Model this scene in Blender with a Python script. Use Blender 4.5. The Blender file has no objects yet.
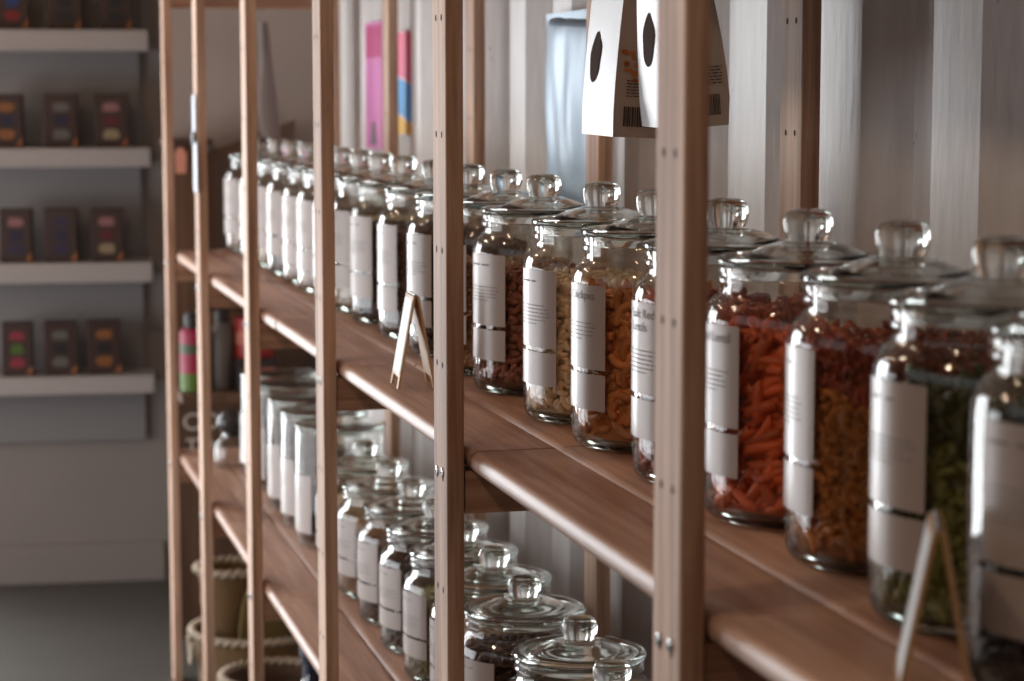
import bpy, math, random
import numpy as np
from math import pi, sin, cos, radians, tan
random.seed(7); rng = np.random.default_rng(7)
C = bpy.context.scene.collection
sc = bpy.context.scene
H = 1.42                                   # eye height; heights below are given from the floor

# ------------------------------------------------------------------ materials
def lin(c):
    return tuple(((v/255)/12.92 if v/255 <= .04045 else ((v/255+.055)/1.055)**2.4) for v in c) + (1,)
def newmat(name):
    m = bpy.data.materials.new(name); m.use_nodes = True
    nt = m.node_tree; nt.nodes.clear()
    out = nt.nodes.new('ShaderNodeOutputMaterial')
    return m, nt, out
def N(nt, t, **kw):
    n = nt.nodes.new(t)
    for k, v in kw.items():
        if k in n.inputs: n.inputs[k].default_value = v
        else: setattr(n, k, v)
    return n
def plain(name, c, rough=.6, metal=0., var=0.0, scale=30., bump=0., island=0., spec=.5, emit=None):
    m, nt, out = newmat(name)
    b = N(nt, 'ShaderNodeBsdfPrincipled'); b.inputs['Roughness'].default_value = rough
    b.inputs['Metallic'].default_value = metal
    b.inputs['Specular IOR Level'].default_value = spec
    col = lin(c)
    b.inputs['Base Color'].default_value = col
    L = nt.links.new
    L(b.outputs[0], out.inputs[0])
    if var or bump or island:
        tc = N(nt, 'ShaderNodeTexCoord')
        nz = N(nt, 'ShaderNodeTexNoise'); nz.inputs['Scale'].default_value = scale; nz.inputs['Detail'].default_value = 4
        L(tc.outputs['Object'], nz.inputs['Vector'])
        hs = N(nt, 'ShaderNodeHueSaturation'); hs.inputs['Color'].default_value = col
        src = nz.outputs['Fac']; k = var
        if island:
            g = N(nt, 'ShaderNodeNewGeometry'); src = g.outputs['Random Per Island']; k = island
        mr = N(nt, 'ShaderNodeMapRange'); mr.inputs['To Min'].default_value = 1-k; mr.inputs['To Max'].default_value = 1+k
        if not island:
            mr.inputs['From Min'].default_value = .3; mr.inputs['From Max'].default_value = .7
        L(src, mr.inputs['Value']); L(mr.outputs[0], hs.inputs['Value'])
        L(hs.outputs[0], b.inputs['Base Color'])
        if bump:
            bp = N(nt, 'ShaderNodeBump'); bp.inputs['Strength'].default_value = bump; bp.inputs['Distance'].default_value = .003
            L(nz.outputs['Fac'], bp.inputs['Height']); L(bp.outputs[0], b.inputs['Normal'])
    return m
def wood(name, axis, light, dark, rough=.55, spec=.5):
    m, nt, out = newmat(name); L = nt.links.new
    b = N(nt, 'ShaderNodeBsdfPrincipled'); b.inputs['Roughness'].default_value = rough; b.inputs['Specular IOR Level'].default_value = spec
    tc = N(nt, 'ShaderNodeTexCoord'); mp = N(nt, 'ShaderNodeMapping')
    s = [70., 70., 70.]; s[axis] = 3.
    mp.inputs['Scale'].default_value = s
    oi = N(nt, 'ShaderNodeObjectInfo')
    va = N(nt, 'ShaderNodeVectorMath', operation='ADD'); 
    ml = N(nt, 'ShaderNodeMath', operation='MULTIPLY'); ml.inputs[1].default_value = 37.
    L(oi.outputs['Random'], ml.inputs[0]); L(tc.outputs['Object'], va.inputs[0]); L(ml.outputs[0], va.inputs[1])
    L(va.outputs[0], mp.inputs['Vector'])
    n1 = N(nt, 'ShaderNodeTexNoise'); n1.inputs['Scale'].default_value = 1.; n1.inputs['Detail'].default_value = 5; n1.inputs['Roughness'].default_value = .65
    L(mp.outputs[0], n1.inputs['Vector'])
    mp2 = N(nt, 'ShaderNodeMapping'); s2 = [14., 14., 14.]; s2[axis] = 1.3; mp2.inputs['Scale'].default_value = s2
    L(va.outputs[0], mp2.inputs['Vector'])
    n2 = N(nt, 'ShaderNodeTexNoise'); n2.inputs['Scale'].default_value = 1.; n2.inputs['Detail'].default_value = 3
    L(mp2.outputs[0], n2.inputs['Vector'])
    ad = N(nt, 'ShaderNodeMath', operation='ADD'); L(n1.outputs['Fac'], ad.inputs[0]); L(n2.outputs['Fac'], ad.inputs[1])
    cr = N(nt, 'ShaderNodeValToRGB')
    cr.color_ramp.elements[0].position = .40; cr.color_ramp.elements[0].color = lin(dark)
    cr.color_ramp.elements[1].position = .60; cr.color_ramp.elements[1].color = lin(light)
    hv = N(nt, 'ShaderNodeMath', operation='MULTIPLY'); hv.inputs[1].default_value = .5
    L(ad.outputs[0], hv.inputs[0]); L(hv.outputs[0], cr.inputs[0])
    hs = N(nt, 'ShaderNodeHueSaturation'); mr = N(nt, 'ShaderNodeMapRange'); mr.inputs['To Min'].default_value = .9; mr.inputs['To Max'].default_value = 1.08
    L(oi.outputs['Random'], mr.inputs['Value']); L(mr.outputs[0], hs.inputs['Value']); L(cr.outputs[0], hs.inputs['Color'])
    L(hs.outputs[0], b.inputs['Base Color'])
    bp = N(nt, 'ShaderNodeBump'); bp.inputs['Strength'].default_value = .25; bp.inputs['Distance'].default_value = .002
    L(n1.outputs['Fac'], bp.inputs['Height']); L(bp.outputs[0], b.inputs['Normal'])
    L(b.outputs[0], out.inputs[0])
    return m
def thin_glass(name, tint=(.985,.99,.985), ior=1.5):
    m, nt, out = newmat(name); L = nt.links.new
    t = N(nt, 'ShaderNodeBsdfTransparent'); t.inputs[0].default_value = tint + (1,)
    g = N(nt, 'ShaderNodeBsdfGlossy'); g.inputs['Roughness'].default_value = .03
    f = N(nt, 'ShaderNodeFresnel'); f.inputs['IOR'].default_value = ior
    geo = N(nt, 'ShaderNodeNewGeometry')
    mx = N(nt, 'ShaderNodeMixShader')
    # the pane's reflectance from either side: outer surface only, the inner one is thin film of the same wall
    lw = N(nt, 'ShaderNodeLayerWeight'); lw.inputs['Blend'].default_value = .5
    pw = N(nt, 'ShaderNodeMath', operation='POWER'); pw.inputs[1].default_value = 4.5
    L(lw.outputs['Facing'], pw.inputs[0])
    mr = N(nt, 'ShaderNodeMapRange'); mr.inputs['To Min'].default_value = .045; mr.inputs['To Max'].default_value = .95
    L(pw.outputs[0], mr.inputs['Value'])
    L(mr.outputs[0], mx.inputs[0]); L(t.outputs[0], mx.inputs[1]); L(g.outputs[0], mx.inputs[2])
    L(mx.outputs[0], out.inputs[0])
    nt.nodes.remove(f); nt.nodes.remove(geo)
    return m
def solid_glass(name, tint=(.97,.985,.975)):
    m, nt, out = newmat(name)
    g = N(nt, 'ShaderNodeBsdfGlass'); g.inputs['Color'].default_value = tint + (1,)
    g.inputs['Roughness'].default_value = .015; g.inputs['IOR'].default_value = 1.48
    nt.links.new(g.outputs[0], out.inputs[0])
    return m
def corrugated_paint(name):
    m, nt, out = newmat(name); L = nt.links.new
    b = N(nt, 'ShaderNodeBsdfPrincipled'); b.inputs['Roughness'].default_value = .5
    tc = N(nt, 'ShaderNodeTexCoord'); mp = N(nt, 'ShaderNodeMapping'); mp.inputs['Scale'].default_value = (9, 9, 1.6)
    L(tc.outputs['Object'], mp.inputs[0])
    n = N(nt, 'ShaderNodeTexNoise'); n.inputs['Scale'].default_value = 4; n.inputs['Detail'].default_value = 6; L(mp.outputs[0], n.inputs['Vector'])
    cr = N(nt, 'ShaderNodeValToRGB'); cr.color_ramp.elements[0].position = .3; cr.color_ramp.elements[1].position = .7
    cr.color_ramp.elements[0].color = lin((196,190,186)); cr.color_ramp.elements[1].color = lin((214,209,206))
    L(n.outputs['Fac'], cr.inputs[0])
    mp2 = N(nt, 'ShaderNodeMapping'); mp2.inputs['Scale'].default_value = (40, 40, 9); L(tc.outputs['Object'], mp2.inputs[0])
    n2 = N(nt, 'ShaderNodeTexNoise'); n2.inputs['Scale'].default_value = 2.; n2.inputs['Detail'].default_value = 3; L(mp2.outputs[0], n2.inputs['Vector'])
    cr2 = N(nt, 'ShaderNodeValToRGB'); cr2.color_ramp.elements[0].position = .725; cr2.color_ramp.elements[1].position = .76
    L(n2.outputs['Fac'], cr2.inputs[0])
    mx = N(nt, 'ShaderNodeMix', data_type='RGBA'); L(cr2.outputs[0], mx.inputs[0]); L(cr.outputs[0], mx.inputs[6]); mx.inputs[7].default_value = lin((88,78,72))
    L(mx.outputs[2], b.inputs['Base Color'])
    bp = N(nt, 'ShaderNodeBump'); bp.inputs['Strength'].default_value = .25; bp.inputs['Distance'].default_value = .004
    L(n2.outputs['Fac'], bp.inputs['Height']); L(bp.outputs[0], b.inputs['Normal'])
    L(b.outputs[0], out.inputs[0])
    return m

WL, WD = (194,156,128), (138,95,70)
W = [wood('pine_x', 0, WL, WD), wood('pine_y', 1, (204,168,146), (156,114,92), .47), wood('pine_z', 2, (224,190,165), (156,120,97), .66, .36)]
BROWN = wood('brown_stained_wood', 2, (112,82,62), (84,60,44), .5)
THIN = thin_glass('clear_thin_glass'); GLASS = solid_glass('clear_thick_glass')
PAPER = plain('label_paper', (176,165,160), .3, spec=.5)
INK = plain('grey_ink', (128,120,117), .7)
HOLE = plain('screw_hole', (40,26,18), .9)
STEEL = plain('zinc_screw', (170,172,170), .35, .9)
WALLP = plain('white_wall_paint', (206,199,193), .7, var=.03, scale=6, bump=.05)
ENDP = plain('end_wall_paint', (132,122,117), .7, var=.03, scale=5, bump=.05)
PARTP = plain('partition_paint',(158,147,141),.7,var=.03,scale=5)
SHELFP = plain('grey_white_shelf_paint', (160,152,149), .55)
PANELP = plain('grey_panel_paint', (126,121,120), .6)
CONC = plain('grey_concrete_floor', (80,77,72), .55, var=.08, scale=4, bump=.1)
CEILW = plain('timber_ceiling',(104,76,56),.8,var=.06,scale=3); INNER = plain('brown_grey_wall',(104,82,66),.8,var=.04,scale=3)
CORR = corrugated_paint('painted_corrugated_steel')
BLACK = plain('matt_black', (24,22,22), .5)

# ------------------------------------------------------------------ mesh builder
class MB:
    def __init__(s): s.v=[]; s.f=[]; s.mi=[]; s.mats=[]
    def _m(s, m):
        if m not in s.mats: s.mats.append(m)
        return s.mats.index(m)
    def add(s, vs, fs, m):
        o=len(s.v); s.v += [tuple(p) for p in vs]; k=s._m(m)
        for f in fs: s.f.append(tuple(i+o for i in f)); s.mi.append(k)
    def box(s, a, b, m, bev=0.):
        x0,y0,z0=a; x1,y1,z1=b
        if not bev:
            vs=[(x0,y0,z0),(x1,y0,z0),(x1,y1,z0),(x0,y1,z0),(x0,y0,z1),(x1,y0,z1),(x1,y1,z1),(x0,y1,z1)]
            s.add(vs,[(0,3,2,1),(4,5,6,7),(0,1,5,4),(1,2,6,5),(2,3,7,6),(3,0,4,7)],m); return
        import bmesh
        bm=bmesh.new(); bmesh.ops.create_cube(bm,size=1)
        for v in bm.verts: v.co=((x0+x1)/2+v.co.x*(x1-x0),(y0+y1)/2+v.co.y*(y1-y0),(z0+z1)/2+v.co.z*(z1-z0))
        bmesh.ops.bevel(bm,geom=bm.edges[:],offset=bev,segments=2,profile=.6,affect='EDGES')
        bm.verts.ensure_lookup_table()
        s.add([v.co[:] for v in bm.verts],[tuple(v.index for v in f.verts) for f in bm.faces],m); bm.free()
    def lathe(s, prof, m, seg=48, c=(0,0,0), closed=False):
        vs=[]; fs=[]; n=len(prof)
        for (r,z) in prof:
            for k in range(seg):
                a=2*pi*k/seg; vs.append((c[0]+r*cos(a),c[1]+r*sin(a),c[2]+z))
        for i in range(n-1 if not closed else n):
            j=(i+1)%n
            for k in range(seg):
                l=(k+1)%seg; fs.append((i*seg+k,i*seg+l,j*seg+l,j*seg+k))
        s.add(vs,fs,m)
    def prism(s, poly, axis, a, b, m):
        # poly: list of 2-D points in the plane across `axis`
        def p3(u,v,w): return ((w,u,v),(u,w,v),(u,v,w))[axis]
        n=len(poly); vs=[p3(u,v,a) for u,v in poly]+[p3(u,v,b) for u,v in poly]
        fs=[tuple(range(n))[::-1],tuple(range(n,2*n))]+[(i,(i+1)%n,n+(i+1)%n,n+i) for i in range(n)]
        s.add(vs,fs,m)
    def tube(s, pts, r, m, seg=8, cap=True):
        pts=np.array(pts,float); n=len(pts); vs=[]; fs=[]
        rr = r if hasattr(r,'__len__') else [r]*n
        t=np.gradient(pts,axis=0); up=np.array([0.13,.21,.97])
        for i in range(n):
            d=t[i]/np.linalg.norm(t[i]); u=np.cross(d,up); u/=np.linalg.norm(u); w=np.cross(d,u)
            for k in range(seg):
                a=2*pi*k/seg; vs.append(pts[i]+rr[i]*(u*cos(a)+w*sin(a)))
        for i in range(n-1):
            for k in range(seg):
                l=(k+1)%seg; fs.append((i*seg+k,i*seg+l,(i+1)*seg+l,(i+1)*seg+k))
        if cap: fs += [tuple(range(seg))[::-1],tuple(range((n-1)*seg,n*seg))]
        s.add(vs,fs,m)
    def ellipsoid(s, c, r, m, u=12, v=8):
        pr=[(sin(pi*i/v),-cos(pi*i/v)) for i in range(v+1)]
        vs=[];fs=[]
        for (a,b) in pr:
            for k in range(u):
                t=2*pi*k/u; vs.append((c[0]+r[0]*a*cos(t),c[1]+r[1]*a*sin(t),c[2]+r[2]*b))
        for i in range(v):
            for k in range(u):
                l=(k+1)%u; fs.append((i*u+k,i*u+l,(i+1)*u+l,(i+1)*u+k))
        s.add(vs,fs,m)
    def mesh(s, name, smooth=False, angle=None):
        me=bpy.data.meshes.new(name); me.from_pydata(s.v,[],s.f)
        for m in s.mats: me.materials.append(m)
        me.polygons.foreach_set('material_index', s.mi)
        if smooth: me.polygons.foreach_set('use_smooth',[True]*len(me.polygons))
        me.validate(clean_customdata=False)
        me.update()
        import bmesh
        bm=bmesh.new(); bm.from_mesh(me); bmesh.ops.remove_doubles(bm,verts=bm.verts,dist=1e-6); bmesh.ops.recalc_face_normals(bm,faces=bm.faces); bm.to_mesh(me); bm.free()
        if smooth and angle: me.set_sharp_from_angle(angle=radians(angle))
        return me
def link(name, me, parent=None, loc=(0,0,0), rot=(0,0,0)):
    o=bpy.data.objects.new(name, me); C.objects.link(o); o.location=loc; o.rotation_euler=rot
    if parent: o.parent=parent
    return o
def build(name, mb, parent=None, loc=(0,0,0), rot=(0,0,0), smooth=False, angle=None):
    return link(name, mb.mesh(name, smooth, angle), parent, loc, rot)
def tag(o, label=None, cat=None, group=None, kind=None):
    for k,v in (('label',label),('category',cat),('group',group),('kind',kind)):
        if v: o[k]=v
    return o
def thing(name, label, cat, loc=(0,0,0), rot=(0,0,0), group=None):
    o=bpy.data.objects.new(name,None); C.objects.link(o); o.location=loc; o.rotation_euler=rot; o.empty_display_size=.05
    return tag(o,label,cat,group)

# ------------------------------------------------------------------ the room
def struct(name, mb, loc=(0,0,0), rot=(0,0,0)):
    return tag(build(name,mb,None,loc,rot),kind='structure')
XL=-1.6; YB=-2.2; ZC=2.55; YE=6.43
b=MB(); b.box((XL-.1,YB-.1,-.06),(1.05,YE+.3,0),CONC); struct('floor',b)
b=MB(); b.box((XL-.1,YB-.1,ZC),(1.05,YE+.3,ZC+.06),CEILW); struct('ceiling',b)
b=MB(); b.box((XL-.1,YB-.1,0),(1.05,YB,ZC),INNER); struct('wall_back',b)
# corrugated long wall behind the racks
prof=[]; y=2.11-.28*16
while y<YE+.3:
    prof += [(.980,y),(.948,y+.065),(.948,y+.17),(.980,y+.215)]; y+=.28
poly=[(1.05,prof[0][1])]+prof+[(1.05,prof[-1][1])]
b=MB(); b.prism(poly,2,0,ZC,CORR)
# prism() along z keeps the poly as given; its two big caps are hidden in floor and ceiling
struct('wall_right',b)
# end wall, slightly out of square
endA=radians(-5.3)
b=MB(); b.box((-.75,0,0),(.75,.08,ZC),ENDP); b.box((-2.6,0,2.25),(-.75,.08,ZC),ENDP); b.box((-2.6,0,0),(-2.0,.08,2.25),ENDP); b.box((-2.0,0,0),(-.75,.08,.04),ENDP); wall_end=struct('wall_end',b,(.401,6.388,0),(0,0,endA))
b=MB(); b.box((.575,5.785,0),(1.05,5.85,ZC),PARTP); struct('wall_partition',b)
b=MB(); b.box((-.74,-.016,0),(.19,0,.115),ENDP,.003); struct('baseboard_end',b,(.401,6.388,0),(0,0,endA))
# window side: a long glazed opening that gives the daylight
oy0,oy1,oz0,oz1=3.3,6.2,.05,1.45
cy0,cy1,cz0,cz1=-1.4,2.9,1.35,2.35  # added high opening, unseen, put in to light the near posts
b=MB()
b.box((XL-.1,YB,0),(XL,cy0,ZC),INNER); b.box((XL-.1,cy1,0),(XL,oy0,ZC),INNER); b.box((XL-.1,cy0,0),(XL,cy1,cz0),INNER); b.box((XL-.1,cy0,cz1),(XL,cy1,ZC),INNER); b.box((XL-.1,oy1,0),(XL,YE+.6,ZC),INNER)
b.box((XL-.1,oy0,0),(XL,oy1,oz0),INNER); b.box((XL-.1,oy0,oz1),(XL,oy1,ZC),INNER)
struct('wall_left',b)
fr=plain('window_frame_paint',(60,58,56),.5)
b=MB()
for z0,z1 in ((oz0,oz0+.04),(oz1-.06,oz1)): b.box((XL-.07,oy0,z0),(XL-.02,oy1,z1),fr)
for k in range(3):
    yy=oy0+(oy1-oy0-.07)*k/2; b.box((XL-.075,yy,oz0),(XL-.015,yy+.07,oz1),fr)
struct('window_1',b)
b=MB()
for z0,z1 in ((cz0,cz0+.05),(cz1-.05,cz1)): b.box((XL-.07,cy0,z0),(XL-.02,cy1,z1),fr)
for k in range(4):
    yy=cy0+(cy1-cy0-.05)*k/3; b.box((XL-.075,yy,cz0),(XL-.015,yy+.05,cz1),fr)
struct('added_high_window',b)  # frame of the added high opening
b=MB()
for z0,z1 in ((.04,.12),(1.05,1.09),(2.17,2.25)): b.box((-2.0,.02,z0),(-.75,.06,z1),fr)
for x in (-2.0,-1.42,-.82): b.box((x,.015,.04),(x+.07,.065,2.25),fr)
struct('door_1',b,(.401,6.388,0),(0,0,endA))

# ------------------------------------------------------------------ the rack
PN=[.72,1.451,2.206,2.985,3.757,4.515,5.20]          # near faces of the posts along the rack
PT=.064                                                # post face width
XF0,XF1,XB0,XB1=.500,.519,.893,.915
XBO=[0,0,0,.006,.009,.007,.005]
TOP=[H+.275,H-.37,H-.855]                              # shelf tops
rack=thing('shelving_unit','long slatted pale pine shelving rack holding the rows of jars','shelving rack',(.5,1.45,0))
RO=np.array((.5,1.45,0))
def rp(name,mb,loc,parent=rack,smooth=False,angle=None):
    loc=np.array(loc)-(RO if parent is rack else 0)
    return build(name,mb,parent,tuple(loc),(0,0,0),smooth,angle)
PH=2.08
hz=[H+.08+.121*k for k in range(-9,5)]
def post_mesh(seed,th):
    b=MB(); b.box((0,0,0),(th,PT,PH),W[2],.0025)
    for z in hz:
        for yy in (.019,.045):
            rr=.0028; n=8
            vs=[(-.0004,yy+rr*cos(2*pi*k/n)*.8,z+rr*1.3*sin(2*pi*k/n)) for k in range(n)]
            b.add(vs,[tuple(range(n))],HOLE)
    return b
scr=MB(); n=10
scr.lathe([(0,.0022),(.003,.0022),(.0052,.0012),(.0056,0)],STEEL,12); 
scr.box((-.0035,-.0007,.0021),(.0035,.0007,.0024),HOLE); scr.box((-.0007,-.0035,.0021),(.0007,.0035,.0024),HOLE)
scr_me=scr.mesh('screw',True,40)
for i,y in enumerate(PN):
    jit=0
    p=rp('post',post_mesh(i,XF1-XF0),(XF0,y,0))
    for t in TOP[1:]:
        for k,(yy,dz) in enumerate(((.021,-.028),(.047,-.030))):
            link('screw',scr_me,p,(0,yy,t+dz),(0,-pi/2,0))
    p=rp('post',post_mesh(i+20,XB1-XB0),(XB0+XBO[i],y,0))
    for t in TOP:
        b=MB(); b.box((0,0,0),(XB1-XF0,.021,.046),W[0],.002); rp('crossbar',b,(XF0,y+PT+.001,t-.024-.046)) if False else None
        b=MB(); b.box((0,0,0),(XB0+XBO[i]-XF1-.002,PT-.006,.046),W[0],.002); rp('crossbar',b,(XF1+.001,y+.002,t-.0245-.046))
def slat_poly(w,t,r):
    pts=[]
    for (cx,cz,a0) in ((r,r-t,180),(w-.004,.004-t,270),(w-.004,-.004,0),(r,-r,90)):
        rr=r if cx==r else .004
        for k in range(6):
            a=radians(a0+90*k/5); pts.append((cx+rr*cos(a),cz+rr*sin(a)))
    return pts
slX=[.5225,.6185,.7145,.8105]; slW=[.0945,.0945,.0945,.076]
J=[y-d for y,d in zip(PN,(.012,.012,.012,.045,.16,.18,.1))]
for t in TOP:
    for i in range(len(PN)-1):
        y0=J[i]+.001; y1=J[i+1]-.001
        if i==len(PN)-2: y1=PN[-1]+PT-.002
        for x,w in zip(slX,slW):
            dz=random.uniform(-.0006,.0006)
            b=MB(); b.prism(slat_poly(w,.0225,.0095),1,0,y1-y0,W[1])
            rp('slat',b,(x+random.uniform(-.0008,.0008),y0,t-.0012+dz),smooth=True,angle=50)
# diagonal-free back rails under the shelves are not seen; leave the back open

# ------------------------------------------------------------------ jars
RS=1.025; R=.0875; RI=.0845            # jars are modelled at r = 87.5 mm and stand 2.5 % wider
out=[(.0005,.0084),(.0800,.0088),(.0868,.0106),(.0873,.018),(.0875,.03),(.0875,.172),(.0868,.180),(.0845,.187),(.0800,.193),(.0755,.1965),(.0735,.2005),(.0733,.204),(.0758,.2065),(.0772,.2095),(.0760,.2125),(.0745,.2135),(.0745,.2155),(.0762,.2165),(.0766,.2195),(.0755,.2212)]
inn=[(.0715,.2212),(.0705,.215),(.0702,.203),(.0708,.198),(.0745,.1925),(.0795,.1885),(.0825,.1835),(.0838,.177),(.0845,.170),(.0845,.03),(.0840,.018),(.081,.0105),(.074,.0092),(.0005,.0090)]
b=MB(); b.lathe(out+inn,THIN,72); jar_body=b.mesh('jar_body',True,50)
lo=[(0,.2425),(.0170,.2425),(.0228,.2421),(.0248,.2411),(.0265,.2411),(.036,.2385),(.046,.2345),(.0525,.2306),(.0555,.2278),(.0590,.2272),(.0700,.2296),(.0745,.2300),(.0775,.2286),(.0787,.2258),(.0778,.2230),(.0750,.2216),(.0690,.2214),(.0675,.2200),(.0670,.2120),(.0640,.2105),(.0625,.2125),(.0620,.2205),(.0540,.2240),(.0450,.2288),(.0340,.2336),(.020,.2366),(0,.2374)]
b=MB(); b.lathe(lo,GLASS,72); jar_lid=b.mesh('jar_lid',True,50)
ft=[(.0005,.003),(.068,.003),(.0735,0),(.0800,.0008),(.0845,.0040),(.0864,.0100),(.0800,.0084),(.0005,.0080)]
b=MB(); b.lathe(ft,GLASS,72); jar_foot=b.mesh('jar_foot',True,50)
kn=[(0,.2431),(.0155,.2431),(.0184,.2437),(.0188,.2455),(.0200,.2488),(.0211,.2532),(.0214,.2578),(.0209,.2628),(.0191,.2670),(.0150,.2698),(.0085,.2711),(0,.2714)]
b=MB(); b.lathe(kn,GLASS,40); jar_knob=b.mesh('jar_knob',True,50)
# labels: sheets bent round the glass, centred on the local -x side
LR=R+.0005
def bent(z0,z1,half,r=LR,n=20,c=0.):
    vs=[];fs=[]
    for k in range(n+1):
        a=pi+c+(-half+2*half*k/n)
        for rr in (r,r+.0003):
            for z in (z0,z1): vs.append((rr*cos(a),rr*sin(a),z))
    for k in range(n):
        o=4*k; q=o+4
        fs += [(o+2,q+2,q+3,o+3),(o,o+1,q+1,q),(o,q,q+2,o+2),(o+1,o+3,q+3,q+1)]
    fs += [(0,2,3,1),(4*n,4*n+1,4*n+3,4*n+2)]
    return vs,fs
HALF=.072/2/R
b=MB(); b.add(*bent(.0855,.1735,HALF),PAPER); lab_up=b.mesh('name_label',True,40)
b=MB(); b.add(*bent(.0425,.0805,HALF),PAPER); lab_lo=b.mesh('batch_label',True,40)
# print on the label; u runs from the label's left edge, along the sheet, seen from outside
def u2a(u): return pi-HALF+u/R            # from above, counter-clockwise = rightwards as seen from outside
def strip(mb,u0,u1,z0,z1,m=INK,r=LR+.0005):
    n=max(2,int((u1-u0)/.003)); vs=[];fs=[]
    for k in range(n+1):
        a=u2a(u0+(u1-u0)*k/n)
        vs += [(r*cos(a),r*sin(a),z0),(r*cos(a),r*sin(a),z1)]
    fs=[(2*k,2*k+2,2*k+3,2*k+1) for k in range(n)]
    mb.add(vs,fs,m)
def body_lines(mb,z,n,seed,u1=.064):
    rr=random.Random(seed)
    for k in range(n):
        u=.006; end=u1-rr.uniform(0,.012)
        if k==n-1: end-= .015
        while u<end:
            w=rr.uniform(.003,.009); strip(mb,u,min(u+w,end),z-.0006,z+.0004); u+=w+.0014
        z-=.0042
def text_on(mb,s,u,z,size):
    cu=bpy.data.curves.new('t','FONT'); cu.body=s; cu.size=size; cu.resolution_u=3
    o=bpy.data.objects.new('t',cu); C.objects.link(o)
    me=bpy.data.meshes.new_from_object(o)
    r=LR+.0006
    vs=[]
    for v in me.vertices:
        a=u2a(u+v.co.x); vs.append((r*cos(a),r*sin(a),z+v.co.y))
    mb.add(vs,[tuple(p.vertices) for p in me.polygons],INK)
    C.objects.unlink(o); bpy.data.objects.remove(o); bpy.data.curves.remove(cu); bpy.data.meshes.remove(me)
def lettering(title,seed):
    b=MB()
    if title:
        for i,t in enumerate(title): text_on(b,t,.011,.1585-.0125*i,.0125)
    else:
        rr=random.Random(seed+99); strip(b,.006,.006+rr.uniform(.016,.022),.1596,.1616); strip(b,.031,.031+rr.uniform(.006,.016),.1596,.1616)
    d=MB(); body_lines(d,.1335-(.006 if title and len(title)>1 else 0),5 if seed%2 else 6,seed)
    return b.mesh('title_lettering'),d.mesh('small_lettering')
generic=[lettering(None,s) for s in range(4)]

# --- fillings
def piece(kind):
    if kind=='penne':
        L,r,n=.036,.0052,10; V=[];F=[]
        for (x,rr) in ((-.5,r),(-.17,r),(.17,r),(.5,r),(.5,r*.66),(-.5,r*.66)):
            for k in range(n):
                a=2*pi*k/n; V.append((x*L+ (r*.9*cos(a) if abs(x)==.5 else 0)*.8, rr*cos(a), rr*sin(a)))
        for i in range(6):
            j=(i+1)%6
            for k in range(n): l=(k+1)%n; F.append((i*n+k,i*n+l,j*n+l,j*n+k))
        return V,F,r
    if kind=='fusilli':
        L,R0,n,m=.040,.0068,16,9; V=[];F=[]
        for i in range(n+1):
            x=-L/2+L*i/n; tw=2*pi*1.15*i/n
            for k in range(m):
                a=2*pi*k/m; rr=R0*(.72+.28*cos(3*a))
                V.append((x,rr*cos(a+tw),rr*sin(a+tw)))
        for i in range(n):
            for k in range(m): l=(k+1)%m; F.append((i*m+k,i*m+l,(i+1)*m+l,(i+1)*m+k))
        F += [tuple(range(m))[::-1],tuple(range(n*m,(n+1)*m))]
        return V,F,R0*.8
    if kind in('curl','cashew','elbow'):
        n,m=9,7; V=[];F=[]; Rb,rb,sp=(.0070,.0040,2.1) if kind=='cashew' else (.0165,.0050,2.2) if kind=='elbow' else (.0115,.0036,3.6)
        for i in range(n+1):
            t=-sp/2+sp*i/n; q=(sin(pi*min(1,max(0,(i+.35)/(n+.7)))))**.5 if kind=='cashew' else 1
            for k in range(m):
                a=2*pi*k/m; rr=Rb+rb*q*cos(a)
                V.append((rr*sin(t),rr*cos(t)-Rb,rb*q*sin(a)+(.0035*t if kind=='curl' else 0)))
        for i in range(n):
            for k in range(m): l=(k+1)%m; F.append((i*m+k,i*m+l,(i+1)*m+l,(i+1)*m+k))
        F += [tuple(range(m))[::-1],tuple(range(n*m,(n+1)*m))]
        return V,F,rb
    # seeds: ellipsoids
    rx,ry,rz={'bean':(.0068,.0044,.004),'pea':(.0045,.0042,.0042),'seed':(.0034,.0028,.002)}[kind]
    u,v=8,5; V=[];F=[]
    for i in range(v+1):
        for k in range(u):
            s=max(.02,sin(pi*i/v)); V.append((rx*-cos(pi*i/v),ry*s*cos(2*pi*k/u),rz*s*sin(2*pi*k/u)))
    for i in range(v):
        for k in range(u): l=(k+1)%u; F.append((i*u+k,i*u+l,(i+1)*u+l,(i+1)*u+k))
    return V,F,rz
def rotm(n):
    q=rng.normal(size=(n,4)); q/=np.linalg.norm(q,axis=1)[:,None]; w,x,y,z=q.T
    return np.stack([np.stack([1-2*(y*y+z*z),2*(x*y-z*w),2*(x*z+y*w)],-1),np.stack([2*(x*y+z*w),1-2*(x*x+z*z),2*(y*z-x*w)],-1),np.stack([2*(x*z-y*w),2*(y*z+x*w),1-2*(x*x+y*y)],-1)],1)
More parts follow.
